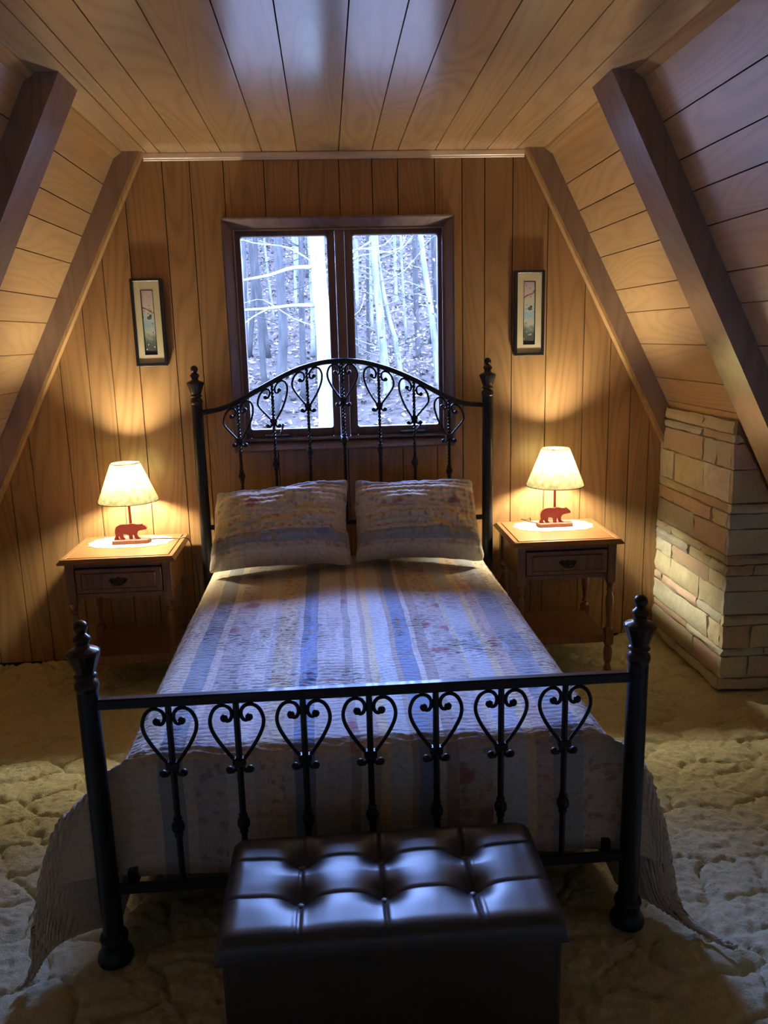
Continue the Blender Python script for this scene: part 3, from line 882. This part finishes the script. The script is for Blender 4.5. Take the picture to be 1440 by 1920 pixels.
# ------------------------------------------------------------------ storage ottoman
OX0, OX1, OY0, OY1 = -.272, .492, -2.652, -2.268
ot = thing('storage_ottoman', 'black-brown tufted leather storage bench at the foot of the bed', 'bench', ((OX0+OX1)/2, (OY0+OY1)/2, 0))
obj('body', MB().box(OX0+.012, OX1-.012, OY0+.012, OY1-.012, .002, .335, .008), M_leather, ot, smooth=True, angle=.5)
BUT = [(x, y) for y in (-2.374, -2.510) for x in (-.094, .099, .306)]
def lid():
    nu, nv = 170, 96
    U, V = np.meshgrid(np.linspace(0, 1, nu), np.linspace(0, 1, nv), indexing='ij')
    X = OX0+U*(OX1-OX0); Y = OY0+V*(OY1-OY0)
    bx = np.array([-.094, .099, .306]); by = np.array([-2.374, -2.510])
    dx = np.min(np.abs(X[..., None]-bx), -1); dy = np.min(np.abs(Y[..., None]-by), -1)
    d = np.min(np.stack([np.hypot((X-a), (Y-b)) for a, b in BUT], -1), -1)
    ein = sstep(np.minimum(np.minimum(X-OX0, OX1-X), np.minimum(Y-OY0, OY1-Y))/.07)
    Z = .398-.012*ein*np.exp(-(dx/.05)**2)*np.exp(-(dy/.05)**2)-.004*ein*np.exp(-(dx/.035)**2)-.003*ein*np.exp(-(dy/.03)**2)
    Z -= .016*np.exp(-(d/.030)**2)
    Z -= .004*np.exp(-(dx/.004)**2)*(np.abs(Y-(-2.442)) > 0)
    Z -= .0035*np.exp(-(dy/.004)**2)
    Z += .0015*np.exp(-((dx-.009)/.003)**2)
    ex = np.minimum(X-OX0, OX1-X); ey = np.minimum(Y-OY0, OY1-Y)
    R = .042
    def rnd(e): q = np.clip(1-e/R, 0, 1); return R*.75*(1-np.sqrt(np.clip(1-q*q, 0, 1)))
    Z = Z-rnd(ex)-rnd(ey)
    Z = np.maximum(Z, .342)
    m = MB(); i = np.arange(nu*nv).reshape(nu, nv)
    m.v = np.stack([X, Y, Z], -1).reshape(-1, 3).tolist()
    m.f = np.stack([i[:-1, :-1], i[1:, :-1], i[1:, 1:], i[:-1, 1:]], -1).reshape(-1, 4).tolist()
    rim = list(i[:, 0])+list(i[-1, 1:])+list(i[-2::-1, -1])+list(i[0, -2:0:-1])
    n0 = len(m.v)
    for q in rim: m.v.append((m.v[q][0], m.v[q][1], .336))
    for k in range(len(rim)):
        j = (k+1) % len(rim); m.f.append([int(rim[k]), n0+k, n0+j, int(rim[j])])
    m.f.append([n0+k for k in range(len(rim)-1, -1, -1)])
    l = obj('lid', m, M_leather, ot, smooth=True, angle=.9)
    rimpts = [(OX0+.02, OY0+.004), (OX1-.02, OY0+.004), (OX1-.004, OY0+.02), (OX1-.004, OY1-.02), (OX1-.02, OY1-.004), (OX0+.02, OY1-.004), (OX0+.004, OY1-.02), (OX0+.004, OY0+.02), (OX0+.02, OY0+.004)]
    obj('piping', MB().tube([(x, y, .339) for x, y in rimpts], .003, 6), M_leather, l, smooth=True)
    for a, b in BUT:
        q = int(np.argmin((np.array(m.v)[:nu*nv, 0]-a)**2+(np.array(m.v)[:nu*nv, 1]-b)**2))
        obj('button', MB().lathe([(.003, -.004), (.0125, -.002), (.0135, .002), (.0115, .006), (.007, .0085), (.001, .0095)], (a, b, m.v[q][2]), 16), M_leather, l, smooth=True, angle=1.0)
lid()

# ------------------------------------------------------------------ nightstands
def nightstand():
    t = thing('nightstand', 'wooden nightstand left of the bed, cord draped over its edge', 'nightstand', (0, 0, 0), 'nightstands beside the bed')
    w, d = .265, .232
    m = MB()
    prof = [(0, .648), (.010, .650), (.013, .655), (.006, .660), (.002, .666), (.002, .669)]
    vs = []; fs = []
    for o, z in prof:
        e = .012-o
        vs += [(-w+e, -d+e, z), (w-e, -d+e, z), (w-e, d-e, z), (-w+e, d-e, z)]
    vs = []
    for o, z in [(-.012, .646), (0, .650), (.002, .656), (-.003, .662), (-.009, .6675)]:
        vs += [(-w-o, -d-o, z), (w+o, -d-o, z), (w+o, d+o, z), (-w-o, d+o, z)]
    n = 5
    fs = [(3, 2, 1, 0), (16, 17, 18, 19)]
    for k in range(n-1):
        for i in range(4): fs.append((k*4+i, k*4+(i+1) % 4, k*4+4+(i+1) % 4, k*4+4+i))
    m.add(vs, fs)
    top = obj('top', m, M_furn, t)
    fr = MB(); b = .030
    fr.box(-w+.009, w-.009, -d+.009, -d+b, .6672, .6735, .0015); fr.box(-w+.009, w-.009, d-b, d-.009, .6672, .6735, .0015)
    fr.box(-w+.009, -w+b, -d+b, d-b, .6672, .6735, .0015); fr.box(w-b, w-.009, -d+b, d-b, .6672, .6735, .0015)
    obj('rim', fr, M_furn, top)
    obj('inset_panel', MB().box(-w+b+.0035, w-b-.0035, -d+b+.0035, d-b-.0035, .6672, .675, .0015), M_furn, top)
    # case
    cw, cd_ = .238, .205
    c = MB()
    c.box(-cw+.02, cw-.02, -cd_+.012, -cd_+.03, .625, .646); c.box(-cw+.02, cw-.02, -cd_+.012, -cd_+.03, .480, .500)
    c.box(-cw+.02, cw-.02, cd_-.03, cd_-.012, .480, .646)
    for s in (-1, 1): c.box(min(s*(cw-.008), s*(cw-.026)), max(s*(cw-.008), s*(cw-.026)), -cd_+.02, cd_-.02, .480, .646)
    c.box(-cw+.02, cw-.02, -cd_+.02, cd_-.02, .478, .486)
    obj('case', c, M_furnz, t)
    ap = [(-cw+.04, .500), (cw-.04, .500), (cw-.04, .474), (.12, .484), (.06, .478), (0, .470), (-.06, .478), (-.12, .484), (-cw+.04, .474)]
    obj('apron', MB().prism([(x, z) for x, z in ap], (0, -cd_+.008, 0), (1, 0, 0), (0, 0, 1), (0, 1, 0), .014), M_furnz, t)
    dm = MB().box(-.196, .196, -cd_-.004, -cd_+.014, .504, .622, .004)
    dr = obj('drawer', dm, M_furnz, t)
    obj('raised_field', MB().box(-.170, .170, -cd_-.011, -cd_-.003, .524, .602, .005), M_furnz, dr)
    bw = [(-.045, .006), (-.030, .016), (-.012, .012), (0, .020), (.012, .012), (.030, .016), (.045, .006), (.034, -.008), (.016, -.010), (0, -.020), (-.016, -.010), (-.034, -.008)]
    pm = MB().prism(bw[::-1], (0, -cd_-.0135, .563), (1, 0, 0), (0, 0, 1), (0, 1, 0), .003)
    pm.tube(smooth_path([(-.030, -cd_-.014, .566), (-.030, -cd_-.026, .560), (-.018, -cd_-.030, .550), (0, -cd_-.031, .547), (.018, -cd_-.030, .550), (.030, -cd_-.026, .560), (.030, -cd_-.014, .566)], 3), .0032, 6)
    obj('pull', pm, M_pull, dr)
    # legs
    LP = [(.019, .000), (.021, .006), (.017, .018), (.013, .030), (.012, .036), (.017, .044), (.019, .054), (.021, .075), (.022, .100), (.018, .118), (.013, .124), (.018, .130), (.020, .137), (.020, .1375)]
    UP = [(.020, .2125), (.020, .213), (.018, .220), (.013, .226), (.017, .234), (.013, .244), (.011, .256), (.014, .285), (.019, .325), (.021, .350), (.019, .375), (.014, .395), (.012, .402), (.018, .410), (.018, .418), (.013, .426), (.017, .440), (.020, .452), (.020, .455)]
    for sx in (-1, 1):
        for sy in (-1, 1):
            x, y = sx*(cw-.018), sy*(cd_-.018)
            l = MB().lathe(LP, (x, y, 0), 16).lathe(UP, (x, y, 0), 16)
            l.box(x-.020, x+.020, y-.020, y+.020, .1370, .2130, .002).box(x-.020, x+.020, y-.020, y+.020, .4545, .6462, .002)
            obj('leg', l, M_furnz, t, smooth=True, angle=.6)
    s = MB().box(-cw+.024, cw-.024, -cd_+.016, cd_-.016, .164, .184, .003)
    s.box(-cw+.036, cw-.036, -cd_+.008, -cd_+.022, .148, .190, .003)
    obj('shelf', s, M_furnz, t)
    return t
ns = nightstand()
NSL, NSR = (-.985, -.262, 0), (1.118, -.292, 0)
ns.location = NSL
dup(ns, NSR, 'wooden nightstand right of the bed, nearer the stone chimney')

def doily():
    pts = []
    n = 96
    for i in range(n):
        t = 2*PI*i/n
        r = 1+.030*math.cos(14*t)
        c, s = math.cos(t), math.sin(t)
        ex = abs(c)**.75*(1 if c > 0 else -1); ey = abs(s)**.75*(1 if s > 0 else -1)
        pts.append((.198*r*ex, .118*r*ey))
    m = MB()
    vs = [(x*k, y*k, z) for k, z in ((.82, .0032), (.9, .0026), (.95, .003), (1.0, .0016)) for x, y in pts]+[(x, y, .0002) for x, y in pts]
    fs = [tuple(range(n))]
    for k in range(4):
        for i in range(n): fs.append((k*n+i, k*n+n+i, k*n+n+(i+1) % n, k*n+(i+1) % n))
    fs.append(tuple(range(5*n-1, 4*n-1, -1)))
    m.add(vs, fs)
    return obj('doily', m, M_doily)
d1 = tag(doily(), 'white lace doily on the left nightstand', 'doily', 'lace doilies under the lamps')
d1.location = (-.985, -.185, .675)
d2 = d1.copy(); COL.objects.link(d2); d2.location = (1.130, -.205, .675); d2['label'] = 'white lace doily on the right nightstand'

# ------------------------------------------------------------------ bear lamps
BEAR = [(576, 796), (575, 786), (588, 762), (583, 742), (585, 715), (597, 692), (617, 679), (642, 674), (668, 675), (690, 676), (706, 672), (724, 671), (742, 675), (760, 679), (776, 678), (786, 680),
        (793, 675), (802, 676), (806, 685), (818, 692), (826, 702), (833, 712), (829, 722), (812, 724), (796, 728), (780, 729), (766, 734), (757, 748), (752, 764), (757, 779), (768, 790), (779, 794), (777, 799), (745, 799),
        (733, 785), (728, 765), (722, 757), (717, 768), (716, 783), (718, 799), (693, 799), (689, 780), (688, 764), (676, 757), (662, 755), (650, 752), (645, 766), (646, 782), (657, 794), (655, 799), (628, 799), (619, 786), (614, 768),
        (606, 778), (604, 788), (614, 795), (612, 799), (582, 799)]
def lamp():
    t = thing('bear_lamp', 'lit table lamp with red bear on the left nightstand', 'lamp', (0, 0, 0), 'red bear lamps')
    sl = [(-.088, -.034), (-.080, -.046), (-.040, -.048), (0, -.045), (.045, -.049), (.082, -.044), (.090, -.020), (.086, .020), (.080, .042), (.030, .046), (-.030, .043), (-.078, .044), (-.089, .010)]
    obj('base', MB().prism(sl, (0, 0, 0), (1, 0, 0), (0, 1, 0), (0, 0, 1), .017), M_base, t)
    k = .000615
    pts = [((x-705)*k, (799-z)*k) for x, z in BEAR]
    m = MB().prism(pts, (0, -.018, .0165), (1, 0, 0), (0, 0, 1), (0, 1, 0), .012)
    obj('bear', m, M_red, t)
    obj('pole', MB().tube([(0, 0, .016), (0, 0, .219)], .0065, 12), M_red, t, smooth=True, angle=.8)
    so = obj('socket', MB().lathe([(.008, .212), (.017, .219), (.018, .257), (.014, .263)], (0, 0, 0), 14), M_pull, t, smooth=True, angle=.6)
    obj('bulb', MB().lathe([(.012, .262), (.014, .272), (.024, .290), (.029, .306), (.027, .320), (.018, .331), (.006, .336), (.001, .3365)], (0, 0, 0), 16), M_bulb, t, smooth=True)
    rb, rt, zb, zt = .143, .069, .207, .392
    n = 48; vs = []; fs = []
    for j in range(7):
        f = j/6; r = rb+(rt-rb)*f; z = zb+(zt-zb)*f
        for i in range(n):
            a = 2*PI*i/n; vs.append((r*math.cos(a), r*math.sin(a), z))
    for j in range(6):
        for i in range(n): fs.append((j*n+i, j*n+(i+1) % n, j*n+n+(i+1) % n, j*n+n+i))
    sh = obj('shade', MB().add(vs, fs), M_shade, t, smooth=True)
    rg = MB()
    for r, z in ((rb, zb), (rt, zt)):
        rg.tube([(r*math.cos(2*PI*i/n), r*math.sin(2*PI*i/n), z) for i in range(n+1)], .0018, 6)
    obj('rim', rg, M_shade, sh, smooth=True)
    hp = MB()
    for i in range(3):
        a = 2*PI*i/3+.3; hp.tube([(.004*math.cos(a), .004*math.sin(a), zt-.006), (rt*math.cos(a), rt*math.sin(a), zt-.004)], .0016, 6)
    for s in (-1, 1):
        hp.tube(smooth_path([(s*.012, 0, .25), (s*.036, 0, .29), (s*.042, 0, .335), (s*.022, 0, .38), (0, 0, .388)], 4), .0016, 6)
    obj('harp', hp, M_pull, t)
    return t
lp = lamp()
lr = dup(lp, (1.135, -.205, .6785), 'lit table lamp with red bear on the right nightstand', .0)
lp.location = (-.975, -.20, .6785); lp.rotation_euler = (0, 0, .03)
def cord(pts, parent):
    o = obj('cord', MB().tube(smooth_path([tuple(np.array(p)-np.array(parent.location)) for p in pts], 6), .0028, 6), M_cord, None, smooth=True)
    o.parent = parent; o.rotation_euler = (0, 0, -parent.rotation_euler[2])
cord([(-.91, -.185, .6835), (-.86, -.17, .6835), (-.80, -.165, .681), (-.75, -.175, .680), (-.722, -.18, .684), (-.700, -.17, .66), (-.690, -.13, .56), (-.688, -.08, .40), (-.69, -.05, .2), (-.70, -.03, .05)], lp)
cord([(1.06, -.18, .684), (1.02, -.13, .686), (.995, -.10, .690), (1.0, -.075, .687), (1.03, -.06, .680), (1.05, -.050, .684), (1.055, -.038, .62), (1.06, -.03, .4), (1.06, -.03, .1)], lr)

# ------------------------------------------------------------------ framed prints
def picture(x, z, seed, label):
    w, h, D = .0755, .2085, .030
    t = thing('framed_print', label, 'picture', (x, 0, z-h), 'narrow framed prints flanking the window')
    f = .0135
    m = MB()
    m.box(x-w, x-w+f, -D, -.001, z-h, z+h, .002); m.box(x+w-f, x+w, -D, -.001, z-h, z+h, .002)
    m.box(x-w+f, x+w-f, -D+.0002, -.001, z+h-f, z+h, .002); m.box(x-w+f, x+w-f, -D+.0002, -.001, z-h, z-h+f, .002)
    obj('frame', m, M_black, t)
    pw, ph = .0300, .154
    mm = MB(); y0, y1 = -.021, -.012
    iw, ih = w-f, h-f
    mm.box(x-iw, x-pw, y0, y1, z-ih, z+ih); mm.box(x+pw, x+iw, y0, y1, z-ih, z+ih)
    mm.box(x-pw, x+pw, y0, y1, z+ph, z+ih); mm.box(x-pw, x+pw, y0, y1, z-ih, z-ph)
    obj('mat_board', mm, M_mat, t)
    b = .0022; fm = MB()
    fm.box(x-pw, x-pw+b, y0-.001, y1, z-ph, z+ph); fm.box(x+pw-b, x+pw, y0-.001, y1, z-ph, z+ph)
    fm.box(x-pw+b, x+pw-b, y0-.001, y1, z+ph-b, z+ph); fm.box(x-pw+b, x+pw-b, y0-.001, y1, z-ph, z-ph+b)
    obj('fillet', fm, M_black, t)
    pm = MB().box(x-pw+b, x+pw-b, -.017, -.014, z-ph+b, z+ph-b)
    o = obj('print', pm, m_print(seed), t)
    uvl = o.data.uv_layers.new(name='UVMap')
    base = np.array(t['_base'])
    for l in o.data.loops:
        c = np.array(o.data.vertices[l.vertex_index].co)+base
        uvl.data[l.index].uv = ((c[0]-(x-pw))/(2*pw), (c[2]-(z-ph))/(2*ph))
picture(-.8435, 1.7295, 1, 'narrow black framed bird print on wall left of the window')
picture(1.0385, 1.7320, 2, 'narrow black framed bird print on wall right of the window')

# ------------------------------------------------------------------ outside: wooded hillside
def hz(x, y): return -1.4+.24*y+.16*np.maximum(0, np.asarray(y)-15)+.25*vnoise(np.asarray(x)*.35, np.asarray(y)*.35, 21)+.05*vnoise(np.asarray(x)*1.6, np.asarray(y)*1.6, 22)
def hillside():
    nx, ny = 110, 120
    X, Y = np.meshgrid(np.linspace(-16, 20, nx), np.linspace(.6, 27, ny), indexing='ij')
    Z = hz(X, Y)
    i = np.arange(nx*ny).reshape(nx, ny)
    m = MB(); m.v = np.stack([X, Y, Z], -1).reshape(-1, 3).tolist()
    m.f = np.stack([i[:-1, :-1], i[1:, :-1], i[1:, 1:], i[:-1, 1:]], -1).reshape(-1, 4).tolist()
    o = obj('hillside', m, M_ground, smooth=True); o['kind'] = 'structure'
hillside()
def leaves(name, label, cat, P, size, mat, flat):
    n = len(P); m = MB()
    r = np.random.default_rng(len(name))
    T = r.normal(size=(n, 3)); T[:, 2] *= flat; T /= np.linalg.norm(T, axis=1)[:, None]
    B = r.normal(size=(n, 3)); B[:, 2] *= flat; B -= T*(B*T).sum(1)[:, None]; B /= np.linalg.norm(B, axis=1)[:, None]
    s = size*(.6+.8*r.random(n))[:, None]
    V = np.stack([P-T*s, P+B*s*.5, P+T*s, P-B*s*.5], 1).reshape(-1, 3)
    m.v = V.tolist(); m.f = np.arange(4*n).reshape(n, 4).tolist()
    o = obj(name, m, mat); tag(o, label, cat); o['kind'] = 'stuff'
n = 22000
lx = rng.uniform(-7.5, 7.5, n); ly = rng.uniform(5.0, 22, n)
leaves('leaf_litter', 'dry brown leaves covering the hillside beyond the window', 'leaves', np.stack([lx, ly, hz(lx, ly)+.03], -1), .05, M_leaf, .35)
bp = []
for cx, cy, cz, sx, n in ((.95, 9.2, 1.7, .45, 140), (1.35, 9.5, 1.4, .4, 130), (.3, 9.6, 2.4, .35, 90), (1.75, 9.4, 2.0, .3, 70), (1.2, 9.6, 2.7, .3, 60), (-.05, 7.2, 1.9, .22, 40), (.75, 9.0, 1.15, .4, 120), (-.4, 9.0, 2.9, .4, 60), (1.6, 9.0, 2.8, .4, 50)):
    bp.append(np.stack([rng.normal(cx, sx, n), rng.normal(cy, .5, n), rng.normal(cz, sx*.6, n)], -1))
leaves('beech_leaves', 'pale dry leaves still hanging among the trees outside', 'leaves', np.concatenate(bp), .035, M_leaf, 1.0)
def tree(pts, r0, r1, mat, label, group=None, branches=(), nrand=0):
    P = smooth_path(pts, 5)
    R = np.linspace(r0, r1, len(P))
    t = thing('tree', label, 'tree', tuple(P[0]), group)
    obj('trunk', MB().tube(P, R, 9), mat, t, smooth=True)
    for b in branches:
        Q = smooth_path(b[0], 4); obj('branch', MB().tube(Q, np.linspace(b[1], b[1]*.35, len(Q)), 6), mat, t, smooth=True)
    if nrand:
        m = MB()
        for k in range(nrand):
            i = int(len(P)*random.uniform(.35, .98)); s = random.choice((-1, 1)); L = random.uniform(.4, 1.3)
            p = P[min(i, len(P)-1)]
            q = [p, p+np.array((s*L*.4, random.uniform(-.2, .2), L*.15)), p+np.array((s*L*.8, random.uniform(-.3, .3), L*random.uniform(.1, .6))), p+np.array((s*L, random.uniform(-.4, .4), L*random.uniform(.2, .9)))]
            Q = smooth_path(q, 3); m.tube(Q, np.linspace(.009, .003, len(Q)), 4)
        o = obj('twigs', m, mat, t); o['kind'] = 'stuff'
zb = lambda x, y: float(hz(x, y))-.05
tree([(-.02, 6, zb(-.02, 6)), (-.008, 6, .62), (0, 6, 1.6), (-.03, 6, 2.2), (-.05, 6, 2.81), (-.08, 6, 4.5), (-.05, 6.1, 7.5)], .115, .075, M_bark_big,
     'thick pale tree trunk close outside the left window pane', None,
     [([(-.06, 6, 2.47), (-.35, 5.95, 2.46), (-.62, 5.9, 2.38), (-.95, 5.85, 2.32), (-1.5, 5.8, 2.2)], .028),
      ([(-.02, 6, 2.02), (-.35, 5.98, 2.03), (-.65, 5.95, 2.0), (-1.0, 5.9, 1.98), (-1.5, 5.8, 1.9)], .026),
      ([(-.65, 5.95, 2.0), (-.85, 5.9, 1.9), (-1.05, 5.85, 1.74)], .012), ([(-.06, 6, 2.5), (-.4, 6, 2.7), (-.8, 5.9, 2.75), (-1.2, 5.9, 2.9)], .012)], 10)
tree([(1.02, 9, zb(1.02, 9)), (1.006, 9, .3), (.982, 9, .784), (.918, 9, 1.453), (.872, 9, 2.09), (.832, 9, 2.563), (.805, 9, 3.16), (.75, 9, 5), (.7, 9, 8)], .085, .04, M_barkw,
     'slim white tree trunk behind the left half of the right pane', None, [([(.80, 9, 3.1), (.6, 8.9, 2.98), (.35, 8.9, 2.86), (.1, 8.9, 2.8)], .02)], 8)
tree([(1.3, 9.1, zb(1.3, 9.1)), (1.25, 9.1, .7), (1.187, 9.1, 1.13), (1.125, 9.1, 1.57), (1.027, 9.1, 1.92), (.93, 9.1, 2.44), (.865, 9.1, 3.01), (.8, 9.2, 4.5)], .055, .03, M_barkw,
     'thin leaning tree trunk crossing just right of the slim white trunk', None, [], 6)
tree([(1.86, 9, zb(1.86, 9)), (1.80, 9, .9), (1.764, 9, 1.379), (1.692, 9, 2.038), (1.635, 9, 2.447), (1.549, 9, 3.148), (1.4, 9, 5), (1.3, 9, 8)], .058, .035, M_barkw,
     'white tree trunk tilting left at the right edge of the right pane', None, [], 8)
tree([(1.72, 11, zb(1.72, 11)), (1.703, 11, 1.489), (1.678, 11, 2.243), (1.663, 11, 3.38), (1.64, 11, 7)], .055, .035, M_barkg,
     'straight grey trunk in front of the hill right of centre in right pane', None, [], 6)
tree([(-.82, 8.2, zb(-.82, 8.2)), (-.66, 8.2, 1.2), (-.60, 8.2, 2.0), (-.62, 8.2, 3.0), (-.58, 8.2, 6)], .08, .06, M_barkg,
     'reddish grey trunk behind the two bare boughs in the left pane', None, [], 4)
ks = list(np.linspace(-.108, .0, 34))+list(np.linspace(.02, .14, 17))+list(np.linspace(-.40, -.125, 16))+list(np.linspace(.16, .36, 12))
for k, q in enumerate(ks):
    y0 = rng.uniform(8.5, 23)
    x = (q+rng.normal(0, .003))*(y0+4.15)
    lean = rng.normal(0, .25)
    h = rng.uniform(6, 9)
    b = zb(x, y0)
    tree([(x, y0, b), (x+lean*.25+rng.normal(0, .06), y0, b+h*.25), (x+lean*.6, y0, b+h*.6), (x+lean, y0, b+h)], rng.uniform(.022, .065), .02, M_barkw if k % 2 else M_barkg,
         'slender bare tree in the woods on the hillside beyond the window', 'distant bare trees on the hillside', [], 5)

for o in list(bpy.data.objects):
    if '_base' in o: del o['_base']
